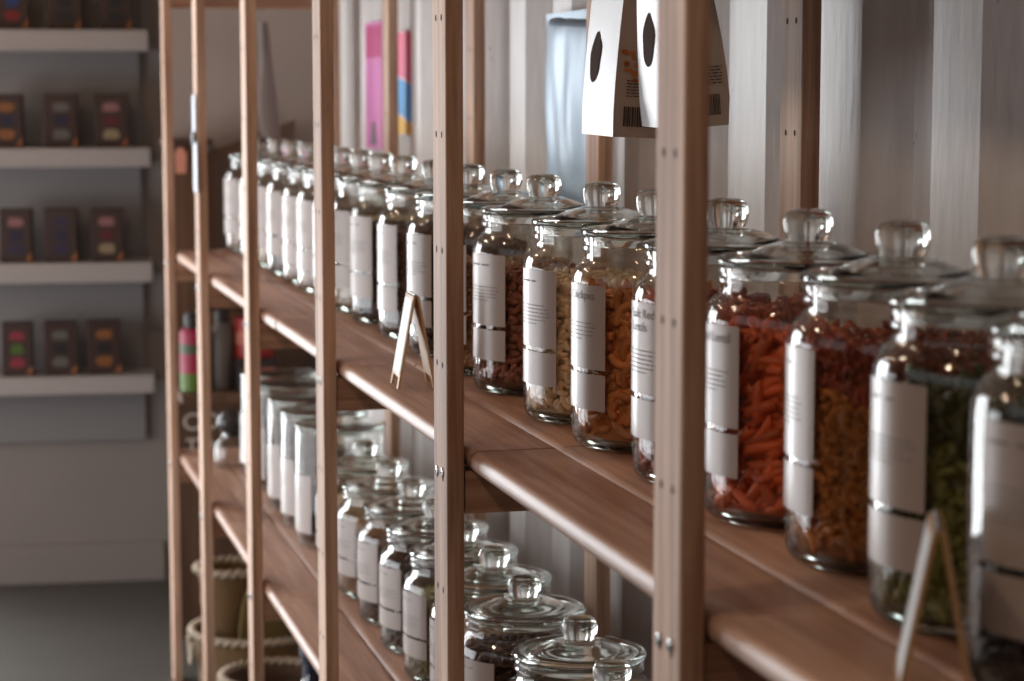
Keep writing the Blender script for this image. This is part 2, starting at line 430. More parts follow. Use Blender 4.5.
def filling(name,kind,top,nside,ntop,mat,mat2=None,split=None,rin=RI-.0009,z0=.0112):
    V,F,pr=piece(kind); V=np.array(V); 
    ext=np.abs(V).max()
    # pieces pressed against the glass: long axis tangent to the wall
    th=rng.uniform(0,2*pi,nside); z=rng.uniform(z0+pr*1.1,top-pr*.5,nside); ph=rng.uniform(0,pi,nside) if kind!='penne' else rng.normal(0.35,.6,nside)
    zz=np.clip(z,z0+pr+np.abs(np.sin(ph))*(ext-pr),None)
    a=np.stack([-np.sin(th)*np.cos(ph),np.cos(th)*np.cos(ph),np.sin(ph)],-1)
    nrm=np.stack([np.cos(th),np.sin(th),0*th],-1); c=np.cross(nrm,a)
    roll=rng.uniform(0,2*pi,nside) if kind in('fusilli','penne') else rng.normal(0,.25,nside)+ (0 if kind!='curl' else 0)
    c2=c*np.cos(roll)[:,None]+nrm*np.sin(roll)[:,None]; n2=np.cross(a,c2)
    rot=np.stack([a,c2,n2],-1)
    P=np.einsum('nij,vj->nvi',rot,V)
    rmid=rin-rng.uniform(0,.009 if kind in('penne','elbow','fusilli') else .004,nside)
    pos=np.stack([np.cos(th),np.sin(th),0*th],-1)
    W_=P+np.stack([0*th,0*th,zz],-1)[:,None,:]
    # push each piece outward until it touches the glass but never through it
    lo_=np.full(nside,.03); hi_=np.full(nside,rin)
    for _ in range(22):
        md=(lo_+hi_)/2; Q=P[:,:,:2]+pos[:,None,:2]*md[:,None,None]
        mx=np.sqrt((Q**2).sum(-1)).max(1); ok=mx<rmid
        lo_=np.where(ok,md,lo_); hi_=np.where(ok,hi_,md)
    S=W_+pos[:,None,:]*lo_[:,None,None]
    S[:,:,2]=np.clip(S[:,:,2],z0,None)
    # loose layer on top
    th=rng.uniform(0,2*pi,ntop); rr=(rin-ext*.9)*np.sqrt(rng.uniform(0,1,ntop))
    rot=rotm(ntop); 
    T=np.einsum('nij,vj->nvi',rot,V*[1,1,1]); T[:,:,2]*=.45
    T+=np.stack([rr*np.cos(th),rr*np.sin(th),top-pr*.8+rng.uniform(-.002,.003,ntop)],-1)[:,None,:]
    A=np.concatenate([S,T]); n=len(A); nv=len(V)
    vs=A.reshape(-1,3); 
    rad=np.sqrt((vs[:,:2]**2).sum(1)); k=np.minimum(1,rin/np.maximum(rad,1e-6)); vs[:,:2]*=k[:,None]
    nf=len(F); idx=[]; 
    Fl=[len(f) for f in F]; base=np.concatenate([np.array(f) for f in F])
    allidx=(base[None,:]+(np.arange(n)*nv)[:,None]).reshape(-1)
    # solid core
    cs=32; rc=rin-max(pr*2.4,.0085); core=[];cf=[]
    for (r_,zq) in ((0.0005,z0),(rc,z0),(rc,top-pr*1.2),(0.0005,top-pr*1.2)):
        for q in range(cs): core.append((r_*cos(2*pi*q/cs),r_*sin(2*pi*q/cs),zq))
    for i in range(3):
        for q in range(cs): l=(q+1)%cs; cf += [i*cs+q,i*cs+l,(i+1)*cs+l,(i+1)*cs+q]
    allv=np.concatenate([vs,np.array(core)]); loops=np.concatenate([allidx,np.array(cf)+len(vs)])
    totals=np.concatenate([np.tile(Fl,n),np.full(3*cs,4)]); starts=np.concatenate([[0],np.cumsum(totals)[:-1]])
    me=bpy.data.meshes.new(name); me.vertices.add(len(allv)); me.vertices.foreach_set('co',allv.astype(np.float32).ravel())
    me.loops.add(len(loops)); me.loops.foreach_set('vertex_index',loops.astype(np.int32))
    me.polygons.add(len(totals)); me.polygons.foreach_set('loop_start',starts.astype(np.int32)); me.polygons.foreach_set('loop_total',totals.astype(np.int32))
    me.polygons.foreach_set('use_smooth',np.ones(len(totals),bool))
    me.materials.append(mat)
    if mat2:
        me.materials.append(mat2)
        pm=np.zeros(len(totals),np.int32); cz=A[:,:,2].mean(1)+rng.normal(0,.004,n)
        pm[:n*nf]=np.repeat((cz>split).astype(np.int32),nf); me.polygons.foreach_set('material_index',pm)
    me.update(calc_edges=True); me.validate()
    return me
def food(name,c,isl=.3,rough=.5): return plain(name,c,rough,island=isl)
F_=dict(
 redlentil=food('red_lentil_pasta',(206,94,46)), redsplit=food('split_red_lentil',(176,84,60)),
 chick=food('chickpea_pasta',(196,124,62)), cashew=food('pale_nuts',(226,200,164),.12),
 peanut=food('red_skin_nuts',(138,78,54)), amber=food('amber_pasta',(176,108,44)), rust=food('rust_pasta',(150,60,32)),
 green=food('green_pea_pasta',(100,98,36)), greend=food('green_pasta_dark',(58,62,24)),
 dark=food('dark_beans',(66,56,54)), brown=food('brown_seeds',(96,62,44)), choc=food('dark_brown_beans',(70,44,34)),
 tan=food('tan_grain',(168,124,84)), pale=food('pale_grain',(206,186,156),.12), olive=food('olive_lentils',(122,112,62)), flour=plain('white_flour',(222,216,208),.9,var=.05,scale=60,bump=.3))
print('fillings')
FILL=dict(
 penne=filling('red_lentil_penne','penne',.160,440,90,F_['redlentil']),
 chick=filling('chickpea_fusilli','elbow',.159,580,90,F_['chick']),
 cashew=filling('cashew_nuts','cashew',.163,1900,160,F_['cashew']),
 peanut=filling('red_skin_peanuts','bean',.150,1700,260,F_['peanut']),
 split=filling('red_lentil_fusilli','fusilli',.165,700,80,F_['redsplit']),
 mixed=filling('two_tone_fusilli','curl',.171,1600,200,F_['amber'],F_['rust'],.132),
 green=filling('green_fusilli','curl',.156,1600,200,F_['green'],F_['greend'],.118),
 dark=filling('black_beans','bean',.142,1500,250,F_['dark']),
 brown=filling('brown_seeds','seed',.165,1600,260,F_['brown']),
 choc=filling('dark_brown_beans','bean',.160,900,200,F_['choc']),
 tan=filling('tan_grain','seed',.150,1600,260,F_['tan']),
 pale=filling('pale_oats','seed',.160,1600,260,F_['pale']),
 olive=filling('green_lentils','seed',.160,1600,260,F_['olive']),
 chocl=filling('cacao_nibs','bean',.182,900,200,F_['choc']),
)
fb=MB(); fb.lathe([(.0005,.0095),(.0805,.0095),(.0836,.03),(.0836,.14),(.080,.1425),(.05,.147),(.02,.152),(.0005,.1525)],F_['flour'],40); FILL['flour']=fb.mesh('white_flour',True,50)

proto=None
def make_jar():
    t=thing('glass_jar','glass jar','jar')
    q=link('body',jar_body,t); link('foot',jar_foot,q); l=link('lid',jar_lid,t); link('knob',jar_knob,l)
    a=link('name_label',lab_up,t); link('title_lettering',generic[0][0],a); link('small_lettering',generic[0][1],a); link('batch_label',lab_lo,t)
    a['label']='white paper name label'; 
    return t
def copy_tree(o,parent=None):
    c=o.copy(); C.objects.link(c)
    if parent: c.parent=parent
    for ch in o.children: copy_tree(ch,c)
    return c
def squat(me):
    m=me.copy()
    for v in m.vertices:
        z=v.co.z; v.co.z = z if z<.03 else (.03+(z-.03)*(.102/.142) if z<.172 else z-.04)
    return m
def squat_print(me):
    m=me.copy()
    for v in m.vertices: v.co.z=.1335+(v.co.z-.1735)*.85
    return m
jar0=make_jar(); used=[0]
short0=[None]
def short_jar():
    if short0[0]: return copy_tree(short0[0])
    j=copy_tree(jar0); short0[0]=j
    for c in j.children:
        n=c.name.split('.')[0]
        if n=='lid': c.location=(0,0,-.04)
        else: c.data=squat(c.data)
    return j
gshort=[tuple(squat_print(q) for q in g) for g in generic]
def place_jar(x,y,z,azr,label,let=None,group=None,short=False):
    j=short_jar() if short else (jar0 if not used[0] else copy_tree(jar0)); used[0]=1
    j.location=(x,y,z); j.scale=(RS,RS,1); j.rotation_euler=(0,0,radians(azr+4)-HALF); j['label']=label
    if group: j['group']=group
    if let:
        for c in j.children:
            if c.name.startswith('name_label'): [setattr(q,'data',let[0] if q.name.startswith('title') else let[1]) for q in c.children]
    return j
FNAME={k:m.name for k,m in FILL.items()}
def place_fill(k,x,y,z,label,cat,rot,sz=1.):
    o=link(FNAME[k],FILL[k],None,(x,y,z+(1-sz)*.011),(0,0,rot)); o.scale=(RS,RS,sz); tag(o,label,cat,None,'stuff'); return o
ZU=TOP[1]+.0006; ZL=TOP[2]+.0006
CATS=dict(penne='pasta',chick='pasta',cashew='nuts',peanut='nuts',split='pasta',mixed='pasta',green='pasta',dark='beans',brown='seeds',choc='beans',tan='grain',pale='oats',olive='lentils',chocl='cacao nibs',flour='flour')
upper=[ # x, y, label right edge, filling, jar words, filling words, title
 (.700,1.205,44,'dark','glass jar of black beans at the right edge of the photo','black beans in the jar at the right edge',None),
 (.7155,1.390,26.6,'green','lidded glass jar of green pasta curls behind the leaning thin sign','green pasta curls in the jar behind the thin sign',None),
 (.7255,1.579,15.5,'mixed','lidded glass jar of amber pasta with a rust layer on top','amber and rust pasta curls in two layers',None),
 (.722,1.765,25,'penne','lidded jar of orange red penne labelled Red Lentil, right of nearest post','orange red penne filling the Red Lentil jar',['Red Lentil']),
 (.715,1.952,30,'split','glass jar labelled Split Red Lentils half hidden by the nearest post','pink red pasta in the jar half hidden by nearest post',['Split Red','Lentils']),
 (.715,2.162,32.7,'chick','lidded glass jar of orange brown curls labelled Chickpea','orange brown pasta curls in the Chickpea jar',['Chickpea']),
 (.715,2.360,35.5,'cashew','lidded glass jar full of pale cream nuts','pale cream curved nuts in a glass jar',None),
 (.715,2.606,39,'peanut','lidded jar of reddish brown nuts just right of the second nearest post','small reddish brown nuts in the jar beside the second post',None),
 (.715,2.795,40,'tan','glass jar hidden behind the second nearest post on upper shelf','tan grain in the jar hidden behind the second post',None),
 (.715,3.005,40,'choc','glass jar behind the small wooden easel sign on the upper shelf','dark beans in the jar behind the small easel sign',None),
 (.715,3.225,36.5,'brown','glass jar second to the left of the second post on upper shelf','brown seeds in the jar second left of the second post',None),
 (.715,3.460,43,'choc','glass jar just right of the third post on the upper shelf','dark beans in the jar just right of the third post',None),
 (.715,3.650,42,'pale','glass jar behind the third post on upper shelf, nearer one','pale oats in the nearer jar behind the third post',None),
 (.715,3.832,42,'brown','glass jar behind the third post on upper shelf, farther one','brown seeds in the farther jar behind the third post',None),
 (.715,4.018,42,'tan','first glass jar left of the third post on the upper shelf','tan grain in the first jar left of the third post',None),
 (.715,4.200,42,'tan','second glass jar left of the third post on the upper shelf','tan grain in the second jar left of the third post',None),
 (.715,4.420,42,'brown','glass jar right of the fourth post, standing last before it','brown seeds in the last jar right of the fourth post',None),
 (.715,4.640,42,'pale','glass jar behind the fourth post on the upper shelf','pale oats in the jar behind the fourth post',None),
 (.715,4.850,42,'brown','second last glass jar at the far end of the upper shelf','brown seeds in the second last jar of the upper shelf',None),
 (.715,5.110,42,'tan','farthest glass jar at the far end of the upper shelf','tan grain in the farthest jar of the upper shelf',None),
]
for i,(x,y,az,k,jl,fl,ti) in enumerate(upper):
    q=1. if i<2 else 1.006 if i<4 else 1.014; x*=q; y*=q
    place_jar(x,y,ZU,az-(4 if i>7 else 0),jl,lettering(ti,i) if (ti or i<8) else generic[i%4],'lidded jars along the upper shelf')
    place_fill(k,x,y,ZU,fl,CATS[k],random.uniform(0,6))
lower=[
 (.700,2.262,30,'flour','nearest glass jar on the lower shelf, cut by the photo bottom','white flour in the nearest lower jar'),
 (.722,2.466,30,'pale','lower shelf glass jar whose wide lid meets the nearest post foot','pale oats in the second lower jar'),
 (.715,2.700,46,'chocl','lower shelf glass jar of dark cacao nibs right of the second post','dark cacao nibs in a lower shelf jar'),
 (.722,2.890,36,'tan','lower shelf glass jar half hidden by the second post','tan grain in the lower jar half hidden by the second post'),
 (.722,3.075,36,'olive','lower shelf glass jar of olive green lentils left of the second post','olive green lentils in a lower jar'),
 (.722,3.258,36,'choc','second lower shelf jar left of the second post, dark beans inside','dark beans in the second lower jar left of the second post'),
 (.722,3.445,36,'brown','third lower shelf jar left of the second post, brown seeds inside','brown seeds in the third lower jar left of the second post'),
 (.722,3.640,36,'tan','lower shelf jar just right of the third post','tan grain in the lower jar right of the third post'),
 (.722,3.860,40,'pale','lower shelf jar just left of the third post, beside tall canisters','pale oats in the lower jar beside the tall canisters'),
]
for i,(x,y,az,k,jl,fl) in enumerate(lower):
    place_jar(x,y,ZL,az,jl,gshort[i%4],'lidded jars along the lower shelf',True)
    place_fill(k,x,y,ZL,fl,CATS[k],random.uniform(0,6),.74)

# tall straight canisters further along the lower shelf
co=[(0,.002),(.080,.002),(.084,0),(.0865,.004),(.0875,.012),(.0875,.236),(.0868,.240),(.0845,.240)]
ci=[(.0838,.236),(.0838,.014),(.081,.009),(0,.009)]
b=MB(); b.lathe(co+ci,THIN,56); can_body=b.mesh('canister_body',True,50)
b=MB(); b.lathe([(0,.2490),(.080,.2490),(.0872,.2480),(.0885,.2450),(.0872,.2412),(.0835,.2408),(.0815,.232),(.079,.232),(.0785,.2415),(0,.2440)],GLASS,56); can_lid=b.mesh('canister_lid',True,50)
b=MB(); b.add(*bent(.030,.150,.42),PAPER); can_lab=b.mesh('canister_label',True,40)
b=MB()
for k in range(5): strip(b,.012,.048-.004*k,.118-.008*k,.1195-.008*k)
can_let=b.mesh('lettering')
cn=[(4.075,'first tall glass canister left of the third post on the lower shelf'),(4.262,'second tall glass canister left of the third post on the lower shelf'),(4.448,'tall glass canister right of the fourth post on the lower shelf'),(4.690,'tall glass canister left of the fourth post on the lower shelf, nearer'),(4.880,'farthest tall glass canister left of the fourth post')]
canfill=FILL['brown'].copy(); canfill.name='canister_seeds'
for v in canfill.vertices: v.co.z=.0112+(v.co.z-.0112)*.72; v.co.x*=.985; v.co.y*=.985
can0=None
for i,(y,l) in enumerate(cn):
    if not can0:
        can0=t=thing('glass_canister','','canister'); link('body',can_body,t); link('lid',can_lid,t); a=link('label',can_lab,t); link('lettering',can_let,a)
    else: t=copy_tree(can0)
    t.location=(.715,y,ZL); t.scale=(1,1,.93); t.rotation_euler=(0,0,radians(16)); t['label']=l; t['group']='tall canisters on the lower shelf'
    o=link('brown_grain',canfill,None,(.715,y,ZL)); tag(o,'brown grain inside the '+l.replace(' on the lower shelf',''),'grain',None,'stuff')
# small stoppered jar at the far end
t=thing('stoppered_jar','small clear jar with a dark round stopper, far end of lower shelf','jar',(.618,4.972,ZL))
b=MB(); b.lathe([(0,.001),(.036,.001),(.040,.006),(.041,.02),(.041,.052),(.036,.064),(.024,.070),(.024,.080),(.021,.080),(.021,.069),(.033,.061),(.038,.05),(.038,.02),(.036,.006),(0,.005)],THIN,36); build('body',b,t,smooth=True,angle=50)
b=MB(); b.lathe([(0,.0705),(.0195,.0705),(.0195,.0815),(.026,.084),(.033,.100),(.033,.112),(.026,.126),(.012,.133),(0,.134)],plain('dark_stopper',(52,50,50),.25),32); build('stopper',b,t,smooth=True,angle=50)

# ------------------------------------------------------------------ small easel signs
SIGNF=plain('sky_tinted_sign_face',(200,205,210),.5); SIGNW=wood('sign_wood',2,(214,180,130),(180,140,94))  # reflected sky is put into the pale colour of the chalk face
def easel(label,x,y,rz,h=.118,w=.070,sp=.021):
    t=thing('easel_sign',label,'table sign',(x,y,ZU),(0,0,rz),'small easel signs on the shelf')
    import mathutils
    for s,nm in ((-1,'front_board'),(1,'back_board')):
        b=MB(); th=.003
        # panel with cut-out foot, built upright then leaned about its top edge
        pts=[(-w/2,0),(-w/2+.010,0),(-w/2+.010,.014),(w/2-.010,.014),(w/2-.010,0),(w/2,0),(w/2,h),(-w/2,h)]
        vs=[(0,u,v) for u,v in pts]+[(th,u,v) for u,v in pts]; n=len(pts)
        fs=[(0,1,2,7),(2,3,6,7),(3,4,5,6),(n+0,n+7,n+2,n+1),(n+2,n+7,n+6,n+3),(n+3,n+6,n+5,n+4)]+[(i,n+i,n+(i+1)%n,(i+1)%n) for i in range(n)]
        b.add(vs,fs,SIGNW)
        a=math.atan2(sp,h)*(1 if s<0 else -1)
        # the lean: bottom edge out by sp, top edges meet
        o=build(nm,b,t,(s*(sp+.002)-(th/2),0,0.0012),(0,a,0))
        f=MB(); f.box((-.0006,-w/2+.004,.018),(0,w/2-.004,h-.004),SIGNF) if s<0 else f.box((th,-w/2+.004,.018),(th+.0006,w/2-.004,h-.004),SIGNF)
        build('writing_face',f,o)
    b=MB(); b.tube([(0,-w/2+.006,h+.0005),(0,w/2-.006,h+.0005)],.0018,STEEL); build('hinge',b,t)
    return t
easel('small folding wooden sign with pale face in front of the dark bean jar',.568,2.700,radians(-4))
easel('out of focus folding sign at the lower right, before the green pasta jar',.578,1.200,radians(-23.5),.111)

# ------------------------------------------------------------------ hanging pouches
FOIL=plain('silver_foil',(150,149,150),.42,.7,bump=.12,scale=11); KRAFT=plain('grey_brown_pouch_side',(176,159,149),.6); WIN=plain('dark_window',(58,40,34),.85,spec=.1)
NUT=plain('orange_nut_print',(190,112,52),.6); PRN=plain('dark_print',(58,48,44),.7)
def pouch(label,loc,rz,roll,w=.104,d=.060,h=.262,wz=.0,seed=0):
    # local: +y runs along the silver front face, the front looks to -x, the gusset side looks to -y
    t=thing('hanging_pouch',label,'pouch',loc,(roll[0],roll[1],rz),'silver pouches hanging from the rack')
    b=MB(); n=9; ring=[]
    vs=[];fs=[];
    for i in range(n+1):
        z=h*i/n; q=i/n; dd=d*(1-.93*max(0,(q-.12)/.88)**1.5)+.004*(q>0); ww=w*(1+.02*q); bul=.003*sin(pi*min(1,q*1.6))
        xa=-bul; 
        vs += [(0+(d-dd)*.25,0,z),(xa+(d-dd)*.25,ww*.5,z),(0+(d-dd)*.25,ww,z),((d-dd)*.25+dd,ww,z),((d-dd)*.25+dd+bul,ww*.5,z),((d-dd)*.25+dd,0,z),((d-dd)*.25+dd*.5,.004*q,z)]
    m=7
    bf=MB(); bs=MB()
    side_f=[];front_f=[]
    for i in range(n):
        for k in range(m):
            l=(k+1)%m; f=(i*m+k,(i+1)*m+k,(i+1)*m+l,i*m+l)
            (side_f if k in(5,6) or k==2 else front_f).append(f)
    front_f += [tuple(range(m)),tuple(range(n*m,(n+1)*m))[::-1]]
    bf.add(vs,front_f,FOIL); bf.add(vs,side_f,KRAFT)
    body=build('pouch_body',bf,t,smooth=True,angle=25)
    def fx(y,z,e=.0007):
        q=z/h; dd=d*(1-.93*max(0,(q-.12)/.88)**1.5)+.004*(q>0); bul=.003*sin(pi*min(1,q*1.6)); return (d-dd)*.25-bul*(1-abs(y-w*.5)/(w*.5))-e
    # almond window on the front
    al=MB(); k=22; pts=[]
    for i in range(k):
        a=2*pi*i/k; yy=.0185*sin(a)*(1+.06*sin(5*a+seed)); zz=.029*cos(a); yy*= (1-.35*max(0,cos(a))**2)
        pts.append((w*.63+yy*1.0-.002*cos(a),wz+.088+zz))
    al.add([(fx(y,z),y,z) for y,z in pts]+[(fx(w*.63,wz+.088)-.0002,w*.63,wz+.088)],[(i,(i+1)%k,k) for i in range(k)],WIN); build('almond_window',al,body)
    # print on the gusset side
    pr=MB(); r=random.Random(seed)
    def sy(z): return -.0009
    xs=d*.08
    for _ in range(13):
        cx=xs+r.uniform(.002,.022); cz=.070+r.uniform(0,.030)-.4*(cx-xs); rr=r.uniform(.0026,.0042)
        pr.add([(cx+rr*cos(2*pi*q/9),sy(cz),cz+rr*.8*sin(2*pi*q/9)) for q in range(9)],[tuple(range(9))],NUT)
    build('nut_picture',pr,body)
    pr=MB(); z=.062
    for q in range(6):
        x=xs+.008
        while x<d*.9:
            ww=r.uniform(.003,.008); pr.add([(x,sy(z),z),(min(x+ww,d*.92),sy(z),z),(min(x+ww,d*.92),sy(z),z+.0011),(x,sy(z),z+.0011)],[(0,1,2,3)],PRN); x+=ww+.0012
        z-=.0034
    build('lettering',pr,body)
    pr=MB(); x=xs+.006
    while x<d*.86:
        ww=r.choice((.0008,.0012,.002)); pr.add([(x,sy(z),.012),(x+ww,sy(z),.012),(x+ww,sy(z),.034),(x,sy(z),.034)],[(0,1,2,3)],PRN); x+=ww+r.choice((.0008,.0014))
    build('barcode',pr,body)
    b=MB(); b.tube([(d*.3,w*.5,h-.004),(d*.3,w*.5,h+.012),(d*.32,w*.5,h+.030),(d*.25,w*.5,h+.037),(d*.2,w*.5,h+.030)],.0016,STEEL); build('hook',b,t,smooth=True)
    return t
pouch('silver pouch hanging farther left, nut picture and barcode on its grey side',(.715,2.318,H-.046),radians(3),(radians(1.0),radians(2.5)),seed=1)
pouch('silver pouch hanging nearer, partly hidden behind the nearest post',(.745,2.185,H-.036),radians(3),(radians(1),radians(-4.5)),wz=.006,d=.0585,seed=2)

# silvery blue foil bag against the wall
t=thing('foil_bag','large pale blue silvery foil bag hanging flat against the wall','bag',(.929,3.085,H-.185))
b=MB(); nu,nv=14,16; vs=[];fs=[]
bw,bh=.285,.30
for s in (-1,1):
    for i in range(nv+1):
        for k in range(nu+1):
            u,v=k/nu,i/nv; e=(max(0,sin(pi*u))**.6)*(max(0,sin(pi*v))**.5)
            wr=.0035*sin(9*u+4*v)+.002*sin(23*u-6*v)
            vs.append((s*.016*e+(wr*e if s<0 else 0),u*bw,v*bh+.012*u))
q=(nu+1)*(nv+1)
for s in (0,1):
    for i in range(nv):
        for k in range(nu):
            a=s*q+i*(nu+1)+k; fs.append((a,a+1,a+nu+2,a+nu+1))
BLF=plain('pale_blue_foil',(122,140,156),.4,.3,bump=.15,scale=12); b.add(vs,fs,BLF); build('bag_body',b,t,smooth=True)
b=MB(); b.box((-.0015,.002,bh-.004),(.0015,bw-.002,bh+.012),BLF); build('top_seal',b,t)

# posters on the wall
def poster(name,label,y0,y1,z0,z1,prints,base):
    t=thing(name,label,'poster',(.9478,y0,z0))
    b=MB(); b.box((-.0012,0,0),(0,y1-y0,z1-z0),base); build('sheet',b,t)
    for nm,pts,m in prints:
        b=MB(); b.prism([(u*(y1-y0),v*(z1-z0)) for u,v in pts],0,-.0020,-.0013,m); build(nm,b,t)
PK=plain('pink_paper',(206,120,176),.6); DP=plain('deep_pink_print',(186,62,118),.6); BL=plain('blue_print',(76,156,214),.6); YL=plain('yellow_print',(232,180,52),.6); CR=plain('red_pink_print',(222,104,134),.6)
poster('poster','tall pink poster with a darker pink block at its top',4.82,5.02,H-.122,H+.165,[('title_block',[(.05,.72),(.95,.72),(.95,.97),(.05,.97)],DP),('figure',[(.3,.03),(.7,.03),(.62,.2),(.4,.22)],plain('grey_print',(120,100,120),.6))],PK)
poster('poster','pink, blue and yellow poster beside the pink one',4.50,4.71,H-.085,H+.135,[('pink_block',[(.0,.5),(1,.62),(1,.99),(.0,.99)],CR),('blue_block',[(.0,.12),(1,.26),(1,.60),(.0,.48)],BL),('yellow_block',[(.0,.01),(1,.01),(1,.24),(.0,.10)],YL)],plain('poster_paper',(226,190,196),.6))

# card clipped to the fifth post
t=thing('clipped_card','pale blue card with a dark clip on the front of the farthest but one post','card',(.4985,4.515,H-.20))
b=MB(); b.box((-.0022,-.012,0),(-.0002,.052,.105),plain('pale_card',(208,214,226),.5)); build('card',b,t)
b=MB(); b.box((-.0022,.008,.12),(-.0002,.060,.200),plain('pale_card_top',(204,212,226),.5)); build('upper_card',b,t)
b=MB(); b.box((-.006,.010,.100),(-.0001,.050,.124),BLACK,.001); build('clip',b,t)

# grey paper bag hung at the far end
t=thing('hanging_bag','tall grey bag hanging behind the far jars','bag',(.745,5.165,H-.10))
b=MB(); vs=[];fs=[]; n=10; m=12
for i in range(n+1):
    q=i/n; 
    for k in range(m):
        a=2*pi*k/m; wx=.024*(1-.5*q**1.8)*(.75+.25*sin(pi*min(1,q*1.4+.2))); wy=.017*(1-.75*q); vs.append((wx*cos(a)+.004*sin(3*a)*(1-q)-.012*q,wy*sin(a),.27*q))
for i in range(n):
    for k in range(m): l=(k+1)%m; fs.append((i*m+k,i*m+l,(i+1)*m+l,(i+1)*m+k))
fs += [tuple(range(m))[::-1],tuple(range(n*m,(n+1)*m))]
b.add(vs,fs,plain('grey_bag',(124,116,111),.6,bump=.2,scale=25)); build('bag_body',b,t,smooth=True,angle=60)
b=MB(); b.tube([(-.012,0,.268),(-.012,0,.285),(-.012,.012,.30),(-.012,.02,.31)],.0014,STEEL); build('hook',b,t)

# ------------------------------------------------------------------ wall display at the end
we=(.401,6.388,0)
def endloc(u,off,z): return (we[0]+u*cos(endA)+off*sin(endA), we[1]+u*sin(endA)-off*cos(endA), z)
disp=thing('display_shelves','white wall unit of four thick shelves on the end wall','wall shelves',endloc(0,0,0),(0,0,endA))
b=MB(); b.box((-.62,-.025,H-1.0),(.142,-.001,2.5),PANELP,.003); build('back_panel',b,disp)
SZ=[(.180,.122),(-.147,-.200),(-.467,-.523),(-.787,-.838)]
for z1,z0 in SZ:
    b=MB(); b.box((-.62,-.205,H+z0),(.170,-.0255,H+z1),SHELFP,.004); build('shelf_board',b,disp)
BOXM=plain('dark_brown_carton',(54,33,26),.6); CORN=plain('orange_corner_print',(150,92,52),.6)
cols={'r':(190,36,34),'b':(48,84,160),'k':(38,36,38),'p':(224,150,150),'c':(226,196,150),'v':(70,48,96),'g':(110,150,40),'m':(214,60,84),'w':(150,142,134),'o':(214,130,60),'d':(140,24,44),'n':(40,36,80)}
PM={k:plain('print_'+k,tuple(int(q*.6) for q in v),.6) for k,v in cols.items()}
rows=[(0,[(.149,.236,'bbr','blue and red'),(.288,.378,'kkk','black'),(.428,.517,'kkk','black')]),
      (1,[(.127,.212,'ono','orange and navy'),(.272,.362,'wnw','grey and navy'),(.409,.500,'pdc','pink, crimson and cream')]),
      (2,[(.143,.230,'pnv','mauve and navy'),(.266,.354,'vnv','violet and navy'),(.393,.481,'pdc','pink, crimson and cream')]),
      (3,[(.141,.224,'mgm','bright pink and green'),(.258,.346,'wkw','grey and black'),(.379,.469,'oko','amber and black')])]
RN=['top','second','third','lowest']; CN=['left hand','middle','right hand']
for ri,items in rows:
    allit=list(items)
    for ci,(x0,x1,code,words) in enumerate(allit):
        u0=(x0-.401)/cos(endA)+.009; u1=(x1-.401)/cos(endA)+.009
        zb=H+SZ[ri][0]+.0005; w=u1-u0; h=.150; d=.062
        lab=f'{CN[ci]} dark carton with {words} window on the {RN[ri]} white shelf'
        t=thing('carton',lab,'box',endloc(u0,.165,zb),(0,0,endA+radians(random.uniform(-3,3))),'dark cartons on the white shelves')
        b=MB(); b.box((0,0,0),(w,d,h),BOXM,.002); bx=build('box',b,t)
        b=MB(); b.prism([(w*.99,.004),(w*.99,.030),(w*.78,.004)],1,-.0008,-.0002,CORN); build('corner_print',b,bx)
        for q,(z0,z1) in enumerate(((.098,.128),(.058,.092),(.020,.054))):
            m=PM[code[q]]; b=MB(); k=12; cx=w*.5
            a0=w*(.25 if q!=1 else .21); hh=(z1-z0)*.42
            pts=[]
            for i in range(k):
                a=2*pi*i/k; rx=a0*(abs(cos(a))**.5)*(1 if cos(a)>0 else -1); rz=hh*(abs(sin(a))**.6)*(1 if sin(a)>0 else -1)
                pts.append((cx+rx*(1+.12*sin(3*a+ci+ri)),(z0+z1)/2+rz))
            b.prism(pts,1,-.0010,-.0002,m); build('window_print',b,bx)

# ------------------------------------------------------------------ brown cupboard beyond the rack
cup=thing('cupboard','dark brown wooden cupboard standing beyond the far end of the rack','cupboard',(.552,5.65,0))
b=MB(); b.box((0,0,0),(.36,.12,H-.56),BROWN,.004); b.box((0,0,H-.562),(.095,.12,H-.13),BROWN,.004); build('carcass',b,cup)
b=MB(); b.box((0.002,-.19,H-.775),(.355,-.0005,H-.749),BROWN,.003); build('ledge',b,cup)
b=MB(); b.box((-.012,-.015,H-.1295),(.112,.122,H-.112),plain('dark_top',(62,46,38),.5),.003); build('top_board',b,cup)
tb=MB()
CHALK=plain('white_lettering',(214,206,196),.8)
def flat_text(mb,s,x,z,size,y,m):
    cu=bpy.data.curves.new('t','FONT'); cu.body=s; cu.size=size; cu.resolution_u=4
    o=bpy.data.objects.new('t',cu); C.objects.link(o); me=bpy.data.meshes.new_from_object(o)
    mb.add([(x+v.co.x,y,z+v.co.y) for v in me.vertices],[tuple(p.vertices) for p in me.polygons],m)
    bpy.data.objects.remove(o); bpy.data.curves.remove(cu); bpy.data.meshes.remove(me)
flat_text(tb,'CO',.022,H-.868,.064,-.001,CHALK); flat_text(tb,'TO',.030,H-.928,.054,-.001,CHALK); build('lettering',tb,cup)
# slanted dark framed board leaning on the cupboard top
t=thing('framed_board','dark framed board leaning beside the cupboard behind the far jars','board',(.654,5.70,H-.5595),(radians(-3),0,0))
DK=plain('dark_frame',(92,66,48),.5)
b=MB(); b.prism([(0,0),(.235,0),(.235,.470),(0,.385)],1,.004,.012,plain('brown_board',(92,74,64),.6)); build('board',b,t)
b=MB(); b.prism([(-.002,.381),(.237,.467),(.237,.495),(-.002,.409)],1,0,.018,DK); b.prism([(-.002,0),(.022,0),(.022,.392),(-.002,.383)],1,0,.018,DK); build('frame',b,t)
